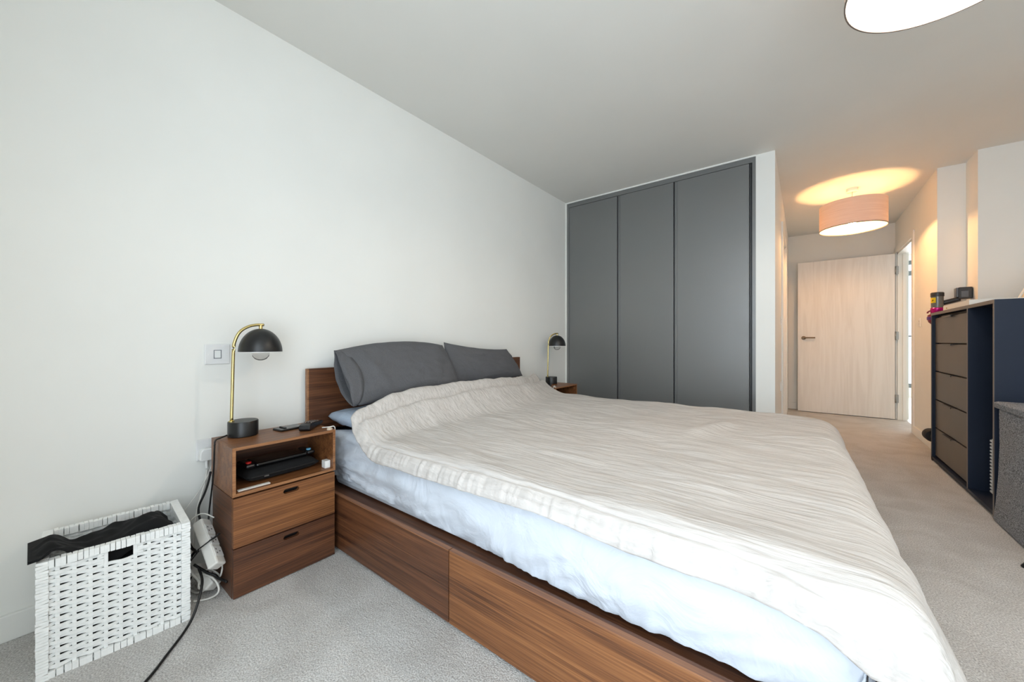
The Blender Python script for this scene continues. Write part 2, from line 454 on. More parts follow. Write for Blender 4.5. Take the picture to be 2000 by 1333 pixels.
# switch plates
def wall_plate(name, loc, rz, wdt, hgt, label, cat, rocker=True, mat='grey_plate'):
    """plate lying in the local YZ plane facing +X"""
    t = empty(name, loc, rz); tag(t, label, cat)
    box('plate', (0, -wdt / 2, -hgt / 2), (0.007, wdt / 2, hgt / 2), mat, t, bevel=0.004)
    if rocker:
        rk = prism('rocker', [(0.006, -0.016), (0.011, -0.016), (0.0085, 0.0), (0.0075, 0.016), (0.006, 0.016)], 1, -0.011, 0.011, 'white_plastic', t, bevel=0.001)
        boxes('rocker_surround', [((0.006, -0.014, -0.019), (0.0078, -0.0115, 0.019)), ((0.006, 0.0115, -0.019), (0.0078, 0.014, 0.019)),
                                  ((0.006, -0.014, 0.0165), (0.0078, 0.014, 0.019)), ((0.006, -0.014, -0.019), (0.0078, 0.014, -0.0165))], 'plate_groove', t)
    for sy in (-1, 1):
        lathe('screw', [(0.0035, 0), (0.003, 0.0012), (0.0, 0.0014)], 'white_plastic', t, 12).matrix_local = Matrix.Translation((0.0068, sy * wdt * 0.36, 0)) @ Matrix.Rotation(PI / 2, 4, 'Y')
    return t
wall_plate('light_switch', (0, 0.5115, 0.925), 0, 0.092, 0.09, 'square white light switch on the wall beside the near bedside lamp', 'switch')
wall_plate('light_switch', (2.99, 5.5, 1.17), PI, 0.086, 0.086, 'white light switch on the corridor wall beside the open doorway', 'switch', mat='white_plastic')
wall_plate('light_switch', (1.887, 4.5, 1.18), 0, 0.086, 0.086, 'upper white switch plate on the corridor wall behind the wardrobe nib', 'switch', mat='white_plastic')
wall_plate('wall_socket', (1.887, 4.5, 0.54), 0, 0.086, 0.086, 'lower white socket plate on the corridor wall behind the wardrobe nib', 'socket', False, 'white_plastic')

# double socket behind the near bedside unit, with its plug
sk = empty('wall_socket', (0, 0.509, 0.51)); tag(sk, 'white double wall socket between basket and near bedside unit', 'socket')
box('plate', (0, -0.073, -0.046), (0.008, 0.073, 0.046), 'grey_plate', sk, bevel=0.004)
box('rocker', (0.008, -0.008, 0.012), (0.011, 0.008, 0.034), 'white_plastic', sk, bevel=0.001)
boxes('socket_hole', [((0.0079, 0.035, -0.004), (0.0084, 0.039, 0.004)), ((0.0079, 0.028, -0.02), (0.0084, 0.034, -0.016)), ((0.0079, 0.041, -0.02), (0.0084, 0.047, -0.016))], 'rubber', sk)
pg = empty('power_plug', (0.008, 0.468, 0.495)); tag(pg, 'white three pin plug pushed into the double wall socket', 'plug')
prism('plug_body', [(-0.026, -0.022), (-0.02, -0.028), (0.02, -0.028), (0.026, -0.022), (0.024, 0.012), (0.015, 0.024), (-0.015, 0.024), (-0.024, 0.012)], 0, 0.0, 0.032, 'white_plastic', pg, bevel=0.006)
tube('cord_grip', [(0.016, 0, -0.026), (0.017, 0.0, -0.045), (0.018, 0.001, -0.062)], 0.0055, 'white_plastic', pg, 8)

# ------------------------------------------------------------------ wardrobe
wd = empty('built_in_wardrobe', (0.012, 3.63, 0)); tag(wd, 'floor to ceiling dark grey built in wardrobe with three plain doors', 'wardrobe')
box('carcass', (0, 0.02, 0), (1.746, 0.6, 2.488), 'wardrobe_dark', wd)
boxes('frame', [((0, -0.004, 0), (0.026, 0.02, 2.488)), ((1.722, -0.004, 0), (1.746, 0.02, 2.488)), ((0.026, -0.004, 2.446), (1.722, 0.02, 2.488)), ((0.026, -0.004, 0), (1.722, 0.02, 0.06))], 'wardrobe_grey', wd)
for xa, xb in ((0.03, 0.571), (0.603, 1.110), (1.141, 1.700)):
    dr = box('door', (xa, -0.006, 0.064), (xb, 0.02, 2.442), 'wardrobe_grey', wd, bevel=0.0015)
    box('grip_channel', (xb + 0.003, 0.004, 0.064), (xb + 0.012, 0.02, 2.442), 'wardrobe_dark', dr)
    if xb < 1.7:
        box('grip_edge', (xb + 0.013, -0.003, 0.064), (xb + 0.029, 0.02, 2.442), 'wardrobe_grey', dr, bevel=0.001)

# ------------------------------------------------------------------ bed
bed = empty('storage_bed', (1.07, 1.79, 0)); tag(bed, 'walnut bed frame with storage drawers and low panel headboard', 'bed')
def bp(x, y, z): return (x - 1.07, y - 1.79, z)
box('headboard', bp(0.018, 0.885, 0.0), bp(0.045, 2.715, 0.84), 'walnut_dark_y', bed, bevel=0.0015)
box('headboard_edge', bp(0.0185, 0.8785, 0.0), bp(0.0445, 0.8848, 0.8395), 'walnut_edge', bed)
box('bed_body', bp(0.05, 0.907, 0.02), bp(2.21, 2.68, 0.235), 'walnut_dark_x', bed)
for xa, xb in ((0.06, 1.099), (1.103, 2.228)):
    q = box('drawer_front', bp(xa, 0.885, 0.012), bp(xb, 0.905, 0.258), 'walnut_x' if xa > 1 else 'walnut_dark_x', bed, bevel=0.001)  # nearer front takes the lighter walnut: its stronger daylight is put into the colour
    box('top_edge', bp(xa, 0.8855, 0.2585), bp(xb, 0.9045, 0.2625), 'walnut_edge_x', q)
box('foot_panel', bp(2.21, 0.907, 0.012), bp(2.23, 2.70, 0.262), 'walnut_y', bed, bevel=0.001)
box('side_panel', bp(0.06, 2.682, 0.012), bp(2.21, 2.70, 0.262), 'walnut_x', bed, bevel=0.001)
box('inner_rail', bp(0.06, 0.9075, 0.2355), bp(2.208, 0.928, 0.252), 'walnut_dark_x', bed)

mt = box('mattress', (0.112, 0.982, 0.236), (2.142, 2.615, 0.508), 'mattress_white', None, bevel=0.03)
tag(mt, 'white quilted mattress on the walnut bed frame', 'mattress')

# fitted sheet: skirt around the mattress with a gathered hem, and the top
def sheet_fn(u, v):
    # u around the perimeter, v from hem (0) up over the edge on to the top (1)
    x0, x1, y0, y1, r = 0.082, 2.172, 0.952, 2.645, 0.05
    per = [(x0, y0), (x1, y0), (x1, y1), (x0, y1)]
    lens = [x1 - x0, y1 - y0, x1 - x0, y1 - y0]; tot = sum(lens); sdist = (u * tot) % tot
    k = 0
    while sdist > lens[k] and k < 3: sdist -= lens[k]; k += 1
    a = per[k]; c_ = per[(k + 1) % 4]; t = sdist / lens[k]
    px, py = a[0] + (c_[0] - a[0]) * t, a[1] + (c_[1] - a[1]) * t
    nx, ny = ((0, -1), (1, 0), (0, 1), (-1, 0))[k]
    # round the plan corners
    edge = min(sdist, lens[k] - sdist)
    cr = max(0.0, 1 - edge / 0.07) ** 2 * 0.03
    s_ = u * tot
    hem = 0.262 + 0.012 * nz(s_ * 2.2, 1.3) + 0.008 * nz(s_ * 7, 4.1) + 0.024 * math.exp(-(s_ / 0.30) ** 2)
    if k == 0: hem = interp(px, [(0.05, 0.30), (0.34, 0.293), (0.73, 0.270), (1.0, 0.268), (1.366, 0.258), (1.69, 0.250), (1.92, 0.262), (2.195, 0.255)]) + 0.004 * nz(s_ * 16, 4.1)
    if v < 0.8:
        q = v / 0.8
        z = hem + (0.49 - hem) * q
        gather = (1 - q) ** 2.2
        outw = 0.012 * math.sin(PI * min(1, q * 1.05)) - 0.010 * (1 - q) ** 3
        outw += gather * (0.008 * nz(s_ * 26, 2.0 + q * 2) + 0.006 * nz(s_ * 55, 7.7 + q))
        outw += 0.020 * nz(s_ * 4.5 + q * 2.2, q * 1.6, 3.3) * (0.35 + 0.65 * (1 - q)) + 0.009 * nz(s_ * 13 - q * 6, q * 3, 8.1) * (1 - 0.5 * q)
        if k == 0 and px < 0.95:      # folds fanning out from the head corner
            fan = math.atan2(q - 0.35, (px - 0.12) * 2.2)
            outw += 0.010 * math.sin(fan * 13 + 2 * nz(px * 5, q * 4)) * math.exp(-((px - 0.45) / 0.3) ** 2)
        outw -= cr
        return (px + nx * outw, py + ny * outw, z)
    q = (v - 0.8) / 0.2
    ang = q * PI / 2
    inn = 0.03 * (1 - math.cos(ang)) * 1.3 + cr * (1 - q * 0.2)
    return (px - nx * inn, py - ny * inn, 0.49 + 0.033 * math.sin(ang))
bm = bmesh.new()
NU, NVV = 640, 22
V = [[bm.verts.new(sheet_fn(i / NU, j / (NVV - 1))) for j in range(NVV)] for i in range(NU)]
for i in range(NU):
    for j in range(NVV - 1):
        bm.faces.new((V[i][j], V[(i + 1) % NU][j], V[(i + 1) % NU][j + 1], V[i][j + 1]))
bm.faces.new([V[i][-1] for i in range(NU)])
tag(finish('fitted_sheet', bm, 'sheet_cotton', None, smooth=True), 'pale blue white fitted sheet stretched over the mattress with gathered hem', 'sheet')

# pillows: patch between four corners, puffed both ways
def pillow(name, TL, TR, BR, BL, thick, mat, label, seed=0.0, sag=0.0, flange=False, puff_top=0.0, full=0.55):
    TL, TR, BR, BL = map(Vector, (TL, TR, BR, BL))
    nrm = (TR - TL).cross(BL - TL).normalized()
    if nrm.x < -0.05 or (abs(nrm.x) < 0.05 and nrm.z < 0): nrm = -nrm
    N = 44
    def pt(u, v, side):
        cu, cv = 2 * u - 1, 2 * v - 1
        # pinch edges in between corners
        pu = u + (0.035 * cu * (abs(cv) ** 2 - 1)) * -1 * 0 + 0.0
        p = (TL * (1 - u) + TR * u) * (1 - v) + (BL * (1 - u) + BR * u) * v
        e = (1 - abs(cu) ** 2.6) * (1 - abs(cv) ** 2.6)
        h_ = thick * max(0, e) ** full
        inward = ((1 - cv * cv) * abs(cu) ** 3 * -0.03 * (1 if cu > 0 else -1))
        p = p + (TR - TL).normalized() * inward * -0.4
        p = p + (TL - BL).normalized() * puff_top * (1 - cu * cu) * (1 - v)
        wr = 0.012 * nz(cu * 2.2 + seed, cv * 2.2, seed) + 0.006 * nz(cu * 6 + seed, cv * 5, seed + 5)
        wr += 0.010 * math.exp(-((cu + 0.62 - 0.18 * cv) / 0.05) ** 2) * (0.6 + 0.4 * cv) * (1 if side > 0 else 0)
        q = p + nrm * side * (h_ + wr * max(0, e) ** 0.4)
        q.z -= sag * (1 - cu * cu) * max(0, -side)
        return q
    bm = bmesh.new(); gridf, gridb = {}, {}
    for i in range(N + 1):
        for j in range(N + 1):
            gridf[i, j] = bm.verts.new(pt(i / N, j / N, 1))
            border = i in (0, N) or j in (0, N)
            gridb[i, j] = gridf[i, j] if border else bm.verts.new(pt(i / N, j / N, -1))
    for i in range(N):
        for j in range(N):
            bm.faces.new((gridf[i, j], gridf[i + 1, j], gridf[i + 1, j + 1], gridf[i, j + 1]))
            f = [gridb[i, j], gridb[i, j + 1], gridb[i + 1, j + 1], gridb[i + 1, j]]
            try: bm.faces.new(f)
            except ValueError: pass
    o = finish(name, bm, mat, None, smooth=True)
    tag(o, label, 'pillow')
    if flange:
        # open end of the pillowcase: a loose double lip beyond the pillow
        bm = bmesh.new()
        M = 28
        for side in (1, -1):
            rows = []
            for j in range(M + 1):
                v = j / M
                base = TL * (1 - v) + BL * v
                ax = (TL - TR).normalized()
                gape = math.sin(PI * v) ** 0.7 * (0.05 + 0.02 * v)
                row = []
                for k in range(5):
                    t = k / 4
                    p = base - ax * 0.055 * (1 - t) * math.sin(PI * v) ** 0.5 + ax * (0.032 * t * (0.5 + 0.5 * math.sin(PI * v)) + 0.008 * t * nz(v * 5, side, 2))
                    p = p + nrm * (side * gape * (0.95 - 0.2 * t) + 0.010 * nz(v * 4 + side, t, 1) * t)
                    row.append(bm.verts.new(p))
                rows.append(row)
            for j in range(M):
                for k in range(4):
                    bm.faces.new((rows[j][k], rows[j + 1][k], rows[j + 1][k + 1], rows[j][k + 1]))
        fl = finish('pillowcase_opening', bm, mat, o, smooth=True)
        md = fl.modifiers.new('solid', 'SOLIDIFY'); md.thickness = 0.004
    return o

pillow('bed_pillow', (0.11, 1.0, 0.935), (0.11, 1.735, 0.955), (0.285, 1.735, 0.675), (0.285, 1.01, 0.655), 0.08, 'linen_charcoal',
       'large plump charcoal linen pillow propped on the near half of the headboard', 1.0, flange=True, puff_top=0.035)
pillow('bed_pillow', (0.085, 1.77, 0.975), (0.085, 2.47, 0.915), (0.195, 2.55, 0.69), (0.195, 1.765, 0.675), 0.055, 'linen_charcoal',
       'flatter charcoal linen pillow with pointed corner on the far half of the headboard', 5.0, puff_top=-0.02)
pillow('bed_pillow', (0.06, 0.975, 0.582), (0.06, 1.74, 0.582), (0.41, 1.74, 0.576), (0.41, 0.985, 0.576), 0.044, 'linen_blue',
       'pale blue pillow lying flat under the plump charcoal pillow', 9.0, full=0.22)
pillow('bed_pillow', (0.06, 1.80, 0.585), (0.06, 2.52, 0.585), (0.36, 2.50, 0.57), (0.40, 1.80, 0.57), 0.045, 'linen_blue',
       'pale blue pillow lying flat under the flatter charcoal pillow', 12.0, full=0.3)

# duvet
HEAD = [(0.86, 0.43), (0.95, 0.385), (1.05, 0.36), (1.3, 0.345), (1.9, 0.335), (2.2, 0.31), (2.45, 0.255), (2.62, 0.185), (2.75, 0.165)]
HEM = [(0.36, 0.575), (0.40, 0.53), (0.453, 0.492), (0.54, 0.476), (0.64, 0.467), (0.985, 0.474), (1.284, 0.48), (1.478, 0.485), (1.69, 0.468), (1.92, 0.466), (2.03, 0.458), (2.10, 0.435), (2.16, 0.40)]
YN, YF, RE, XF, RF = 0.985, 2.655, 0.09, 2.085, 0.10
def over(e, r):
    """fold an overhang of length e over an edge of radius r: (outward, down)"""
    if e <= 0: return 0.0, 0.0
    if e < r * PI / 2: return r * math.sin(e / r), r * (1 - math.cos(e / r))
    return r, r + e - r * PI / 2
def duvet_fn(u, v):
    foot_len = 0.42
    XF = 2.125 + 0.035 * max(0.0, 1.0 - v * 1.25)
    # first guess of Y to find the head edge
    yg = YN + (YF - YN) * v
    a0 = interp(yg, HEAD)
    a = a0 + (XF + foot_len - a0) * (u ** 0.9)
    xa = min(a, XF)
    zt = 0.556
    hem = interp(xa, HEM)
    en = (zt + 0.5 * 0.0 - hem) - RE + RE * PI / 2
    if xa < 0.56: en = max(0.03, en)
    ef = 0.10 + 0.03 * nz(a * 2, 9.0)
    q = -en + (YF - YN + en + ef) * v
    if q < 0:
        o_, dn = over(-q, RE); y = YN - o_
    elif q > YF - YN:
        o_, dn = over(q - (YF - YN), RE); y = YF + o_
    else:
        o_, dn = 0.0, 0.0; y = YN + q
    fx, fd = over(a - XF, RF)
    x = xa + fx
    # hump over the lower pillows
    yc = max(YN, min(YF, y))
    x0 = interp(yc, [(0.93, 0.40), (1.2, 0.33), (1.9, 0.32), (2.3, 0.265), (2.65, 0.14)])
    x1 = x0 + interp(yc, [(0.93, 0.22), (1.3, 0.30), (2.65, 0.40)])
    amp = interp(yc, [(0.93, 0.075), (1.0, 0.10), (1.16, 0.15), (1.5, 0.172), (1.95, 0.165), (2.4, 0.15), (2.65, 0.15)])
    hump = amp * (1 - sst(x0, x1, x))
    z = zt + hump - dn - fd
    flat = (1 - min(1, dn / 0.05)) * (1 - min(1, fd / 0.05))
    # puffiness, folds and creases
    z += flat * (0.014 * nz(x * 2.1, y * 2.4, 1.0) + 0.008 * nz(x * 4.5 + y * 2, y * 6.5, 2.0) + 0.0035 * nz(x * 7, y * 26 + 2 * nz(x * 3, y * 3), 3.0))
    # soft ridge where a crease stands up towards the far foot
    z += flat * 0.020 * math.exp(-((x - 1.72 - 0.25 * (y - 2.1)) / 0.05) ** 2) * math.exp(-((y - 2.1) / 0.25) ** 2)
    # turned edge along the head: a roll and the crease below it
    e = a - a0
    roll = 0.016 * math.exp(-((e - 0.035) / 0.03) ** 2) - 0.022 * math.exp(-((e - 0.085 - 0.02 * nz(y * 3, 5)) / 0.014) ** 2) + 0.012 * math.exp(-((e - 0.13) / 0.03) ** 2)
    z += roll * flat
    z -= 0.02 * max(0, 1 - e / 0.02)
    # stitched seam a hand's width above the near hem, with small gathers below it
    hd_ = q + en
    if hd_ < 0.16:
        g = math.exp(-((hd_ - 0.075) / 0.0045) ** 2)
        z -= 0.004 * g; y += 0.003 * g
        below = 1 - sst(0.05, 0.085, hd_)
        rip = 0.0045 * nz(x * 34, hd_ * 9, 11.0) + 0.004 * nz(x * 70, hd_ * 6, 12.0)
        z += rip * below * 0.7; y -= rip * below
    # hanging parts: outward folds
    if dn > 0.02:
        k = min(1, (dn - 0.02) / 0.1)
        amp_ = 0.006 + 0.018 * sst(1.7, 2.2, x)
        y += (-1 if q < 0 else 1) * k * (amp_ * nz(x * 9, z * 2, 4.0) + 0.006 * nz(x * 24, z * 4, 6.0))
        z += 0.006 * k * nz(x * 6, 3.0)
    if fd > 0.02:
        k = min(1, (fd - 0.02) / 0.2)
        x += 0.022 * k * sst(1.5, 0.95, y) * math.sin(y * 30 + 3 * nz(y * 4, z * 2, 5.0)) if y < 1.5 else 0.0
        x += 0.34 * max(0, fd - RF) + k * (0.020 * nz(y * 7, z * 1.5, 7.0) + 0.012 * nz(y * 17, z * 2, 8.0))
        if dn > 0.0: x -= 0.25 * dn * k; y -= 0.10 * min(fd, 0.3) * min(1, dn / 0.1)
    return (x, y, z)
dv = grid_mesh('duvet', duvet_fn, 320, 430, 'duvet_gauze', None, solid=0.012)
tag(dv, 'rumpled pale beige crinkled gauze duvet spread over the bed', 'duvet')

# ------------------------------------------------------------------ bedside units
def oval_cut_front(name, y0, y1, z0, z1, mat, parent, cy, cz, cw, ch):
    """drawer front (faces +X, local x 0..0.018) with an oval finger slot cut right through"""
    bm = bmesh.new(); K = 10
    slot = []
    for k in range(K + 1):
        a = -PI / 2 + PI * k / K; slot.append((cy + cw / 2 - ch / 2 + ch / 2 * math.cos(a), cz + ch / 2 * math.sin(a)))
    for k in range(K + 1):
        a = PI / 2 + PI * k / K; slot.append((cy - cw / 2 + ch / 2 + ch / 2 * math.cos(a), cz + ch / 2 * math.sin(a)))
    n = len(slot)
    def outer(p):
        dy, dz = p[0] - cy, p[1] - cz
        ty = ((y1 - cy) / dy if dy > 0 else (y0 - cy) / dy) if abs(dy) > 1e-9 else 1e9
        tz = ((z1 - cz) / dz if dz > 0 else (z0 - cz) / dz) if abs(dz) > 1e-9 else 1e9
        t = min(ty, tz); return (cy + dy * t, cz + dz * t)
    corners = [(y1, z0), (y1, z1), (y0, z1), (y0, z0)]
    angs = sorted([(math.atan2(p[1] - cz, p[0] - cy), p, True) for p in slot] + [(math.atan2(c[1] - cz, c[0] - cy), c, False) for c in corners])
    inn, out = [], []
    for a, p, is_slot in angs:
        if is_slot: inn.append(p); out.append(outer(p))
        else:
            # matching slot point on this ray
            dy, dz = math.cos(a), math.sin(a); t = 0.0
            lo_, hi_ = 0.0, 1.0
            for _ in range(40):
                md = (lo_ + hi_) / 2; yy, zz = dy * md, dz * md
                ax = max(0, abs(yy) - (cw / 2 - ch / 2))
                if math.hypot(ax, zz) < ch / 2: lo_ = md
                else: hi_ = md
            inn.append((cy + dy * lo_, cz + dz * lo_)); out.append(p)
    m_ = len(inn)
    VF = [[bm.verts.new((x, p[0], p[1])) for p in lst] for x in (0.018, 0.0) for lst in (inn, out)]
    fi, fo, bi, bo = VF
    for k in range(m_):
        l = (k + 1) % m_
        bm.faces.new((fi[k], fi[l], fo[l], fo[k])); bm.faces.new((bi[k], bo[k], bo[l], bi[l]))
        bm.faces.new((fi[k], bi[k], bi[l], fi[l])); bm.faces.new((fo[k], fo[l], bo[l], bo[k]))
    return finish(name, bm, mat, parent)

def bedside(name, loc):
    """origin at the back-left floor corner: X depth 0.26, Y width 0.39"""
    t = empty(name, loc)
    D, W_, T = 0.26, 0.39, 0.012
    # lower drawer unit
    boxes('drawer_case', [((0, 0, 0), (D - 0.02, T, 0.383)), ((0, W_ - T, 0), (D - 0.02, W_, 0.383)), ((0, T, 0), (D - 0.02, W_ - T, T)),
                          ((0, T, 0.371), (D - 0.02, W_ - T, 0.383)), ((0, T, T), (0.01, W_ - T, 0.371))], 'walnut_dark_x', t, bevel=0.0008)
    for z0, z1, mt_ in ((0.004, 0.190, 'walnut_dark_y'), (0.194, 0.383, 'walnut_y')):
        f = oval_cut_front('drawer', 0.001, W_ - 0.001, z0, z1, mt_, t, W_ / 2 + 0.01, z1 - 0.027, 0.062, 0.019)
        f.location = (D - 0.019, 0, 0)
        bx_ = box('drawer_inside', (-0.20, 0.02, z0 + 0.02), (-0.02, W_ - 0.02, z1 - 0.012), 'rubber', f)
    # upper open box, sitting a little proud
    zb, zt = 0.391, 0.578
    up = boxes('open_box', [((0.0, -0.004, zb), (D + 0.004, -0.004 + T, zt)), ((0.0, W_ - T, zb), (D + 0.004, W_, zt)),
                            ((0.0, T - 0.004, zb), (D + 0.004, W_ - T, zb + T)), ((0.0, T - 0.004, zt - T), (D + 0.004, W_ - T, zt))], 'walnut_y', t, bevel=0.0008)
    box('back_panel', (0.002, T - 0.004, zb + T), (0.010, W_ - T, zt - T), 'walnut_dark_y', up)
    boxes('front_edge', [((D + 0.0035, -0.0035, zb + 0.0005), (D + 0.0048, T - 0.0045, zt - 0.0005)), ((D + 0.0035, W_ - T + 0.0005, zb + 0.0005), (D + 0.0048, W_ - 0.0005, zt - 0.0005)),
                         ((D + 0.0035, T - 0.004, zb + 0.0005), (D + 0.0048, W_ - T, zb + T - 0.0005)), ((D + 0.0035, T - 0.004, zt - T + 0.0005), (D + 0.0048, W_ - T, zt - 0.0005))], 'walnut_edge', up)
    box('spacer', (0.02, 0.01, 0.383), (D - 0.03, W_ - 0.01, 0.391), 'rubber', t)
    return t
ns = bedside('bedside_unit', (0.105, 0.470, 0)); tag(ns, 'walnut bedside unit with open box and two slotted drawers beside the wicker basket', 'bedside unit')
ns2 = copy_tree(ns); ns2.location = (0.105, 2.795, 0); tag(ns2, 'walnut bedside unit beside the wardrobe, mostly hidden by the bed', 'bedside unit')
TOP = 0.578

# table lamps
def table_lamp(name, loc, rz):
    t = empty(name, loc, rz)          # origin at the base centre, arm direction +Y
    lathe('base', [(0.0, 0), (0.052, 0), (0.055, 0.003), (0.055, 0.061), (0.053, 0.0645), (0.0, 0.065)], 'black_satin', t, 48)
    lathe('collar', [(0.010, 0.065), (0.010, 0.069), (0.007, 0.071)], 'brass', t, 20, (0, -0.042, 0))
    tube('stem', [(0, -0.042, 0.066), (0, -0.039, 0.2), (0, -0.035, 0.36), (0, -0.030, 0.405), (0, -0.012, 0.445), (0, 0.018, 0.468), (0, 0.05, 0.477), (0, 0.078, 0.478)], 0.0062, 'brass', t, 14, 8)
    lathe('finial', [(0.007, 0), (0.0075, 0.012), (0.005, 0.022)], 'brass', t, 16, (0, 0.066, 0.459))
    R, HH, tk = 0.083, 0.104, 0.0018
    prof = [(R * math.cos(a * PI / 2 / 14) if a < 14 else 0.0, HH * math.sin(a * PI / 2 / 14)) for a in range(15)]
    sh = lathe('lamp_shade', prof, 'black_satin', t, 56, (0, 0.066, 0.357))
    prof2 = [((R - tk) * math.cos(a * PI / 2 / 14) if a < 14 else 0.0, (HH - tk) * math.sin(a * PI / 2 / 14)) for a in range(15)]
    bm = bmesh.new(); seg = 56; rings = []
    for r, z in prof2: rings.append([bm.verts.new((r * math.cos(2 * PI * k / seg), 0.066 + r * math.sin(2 * PI * k / seg), 0.357 + z)) for k in range(seg)])
    for i in range(len(rings) - 1):
        for k in range(seg): bm.faces.new((rings[i][k], rings[i + 1][k], rings[i + 1][(k + 1) % seg], rings[i][(k + 1) % seg]))
    finish('shade_lining', bm, 'white_plastic', sh, smooth=True)
    lathe('shade_rim', [(R - tk, 0), (R + 0.0005, 0), (R + 0.0005, 0.0025), (R - tk, 0.0025)], 'white_plastic', sh, 56, (0, 0.066, 0.3565), closed=True)
    lathe('bulb_holder', [(0.014, 0.40), (0.014, 0.45)], 'black_satin', t, 20, (0, 0.066, 0))
    bl = lathe('bulb', [(0.012, 0.403), (0.018, 0.392), (0.030, 0.372), (0.034, 0.354), (0.031, 0.338), (0.022, 0.326), (0.010, 0.3205), (0.0, 0.3195)], 'clear_glass', t, 32, (0, 0.066, 0))
    return t
lp = table_lamp('table_lamp', (0.163, 0.562, TOP), 0); tag(lp, 'black dome table lamp with brass stem on the near bedside unit', 'lamp')
lp2 = copy_tree(lp); lp2.location = (0.161, 3.06, TOP); lp2.rotation_euler = (0, 0, -0.42); tag(lp2, 'black dome table lamp with brass stem standing beside the grey wardrobe', 'lamp')

# things on and in the near bedside unit
ph = empty('phone', (0.19, 0.735, TOP), 0.12); tag(ph, 'black phone lying on the near bedside unit', 'phone')
box('phone_body', (-0.036, -0.055, 0), (0.036, 0.055, 0.009), 'black_plastic', ph, bevel=0.003)
box('screen', (-0.033, -0.051, 0.0088), (0.033, 0.051, 0.0094), 'black_gloss', ph)
prism('pen_clip', [(-0.03, 0.009), (0.02, 0.009), (0.015, 0.013), (-0.026, 0.014)], 1, -0.03, -0.022, 'black_plastic', ph)
rm = empty('remote_control', (0.235, 0.815, TOP), -0.75); tag(rm, 'chunky black remote control beside the phone on the bedside unit', 'remote')
body = [(-0.085, 0.008), (-0.06, 0.001), (0.0, 0.004), (0.05, 0.0), (0.085, 0.0), (0.094, 0.008), (0.092, 0.026), (0.07, 0.031), (0.02, 0.027), (-0.04, 0.020), (-0.08, 0.017)]
prism('remote_body', body, 1, -0.024, 0.024, 'black_plastic', rm, bevel=0.004)
for i in range(4):
    for j in (-1, 0, 1):
        lathe('button', [(0.0045, 0), (0.0045, 0.004), (0.003, 0.005), (0.0, 0.005)], 'edge_brown', rm, 10, (-0.035 + i * 0.026, j * 0.013, 0.0215 + i * 0.0028))
cc = empty('handheld_console', (0.222, 0.675, 0.4585), 0.05); tag(cc, 'black handheld games console with red pad lying on a pouch in the bedside box', 'games console')
box('console_body', (-0.055, -0.105, 0), (0.055, 0.105, 0.018), 'black_gloss', cc, bevel=0.008)
for sy, mt_ in ((-1, 'red_accent'), (1, 'blue_accent')):
    box('grip', (-0.052, sy * 0.122 - 0.018, 0.001), (0.052, sy * 0.122 + 0.018, 0.019), 'black_plastic', cc, bevel=0.008)
    lathe('thumb_pad', [(0.010, 0), (0.010, 0.006), (0.0, 0.007)], mt_, cc, 18, (0.024, sy * 0.122, 0.0185))
pc = empty('zip_pouch', (0.222, 0.672, 0.4040), 0.05); tag(pc, 'soft black zip pouch under the handheld console', 'pouch')
def pouch_fn_side(u, v, s):
    cu, cv = 2 * u - 1, 2 * v - 1
    e = (1 - abs(cu) ** 4) * (1 - abs(cv) ** 4)
    return (cu * 0.085, cv * 0.145, 0.025 + s * 0.0245 * max(0, e) ** 0.4 + 0.002 * nz(cu * 4, cv * 6, s) * e)
grid_mesh('pouch_top', lambda u, v: pouch_fn_side(u, v, 1), 16, 24, 'black_cloth', pc)
grid_mesh('pouch_bottom', lambda u, v: pouch_fn_side(u, v, -1), 16, 24, 'black_cloth', pc)
tube('zip', [(0.083, -0.13, 0.027), (0.0865, -0.05, 0.027), (0.0865, 0.05, 0.027), (0.083, 0.13, 0.027)], 0.0022, 'rubber', pc, 6)
box('zip_tag', (0.085, -0.085, 0.020), (0.089, -0.068, 0.025), 'steel', pc)
tag(box('cube_box', (0.318, 0.822, 0.4035), (0.350, 0.846, 0.437), 'white_plastic', None, bevel=0.001), 'tiny white cube box inside the open bedside box', 'box')
tag(box('paper_slip', (0.335, 0.49, 0.4035), (0.352, 0.60, 0.4065), 'cream_box', None), 'thin pale paper slip at the front of the open bedside box', 'paper')
def cable_clip(name, x, y, z, label, tail):
    t = empty(name, (x, y, z)); tag(t, label, 'cable clip')
    lathe('clip_body', [(0.0, 0), (0.013, 0), (0.012, 0.006), (0.005, 0.010), (0.0, 0.010)], 'clear_clip', t, 16)
    tube('cable_end', tail, 0.0024, 'cable_white', t, 8)
cable_clip('cable_clip', 0.352, 0.842, TOP, 'clear cable clip holding a white cable on the near bedside unit', [(-0.03, -0.02, 0.008), (0, 0.0, 0.012), (0.004, 0.018, 0.012), (-0.004, 0.027, -0.01), (-0.02, 0.0275, -0.05)])
cable_clip('cable_clip', 0.352, 2.815, TOP, 'clear cable clip on the bedside unit near the wardrobe', [(-0.03, 0.01, 0.008), (0, 0.0, 0.012), (0.006, -0.018, 0.016), (0.0, -0.032, -0.002), (-0.01, -0.033, -0.02), (-0.02, -0.033, -0.06)])
ph2 = empty('phone', (0.22, 2.90, TOP), 0.5); tag(ph2, 'black phone lying on the bedside unit near the wardrobe', 'phone')
box('phone_body', (-0.036, -0.07, 0), (0.036, 0.07, 0.009), 'black_plastic', ph2, bevel=0.003)
box('screen', (-0.033, -0.066, 0.0088), (0.033, 0.066, 0.0094), 'black_gloss', ph2)
tag(box('white_packet', (0.20, 2.85, 0.4035), (0.34, 3.02, 0.43), 'cream_box', None, bevel=0.001), 'small white packet inside the open box of the bedside unit near the wardrobe', 'packet')

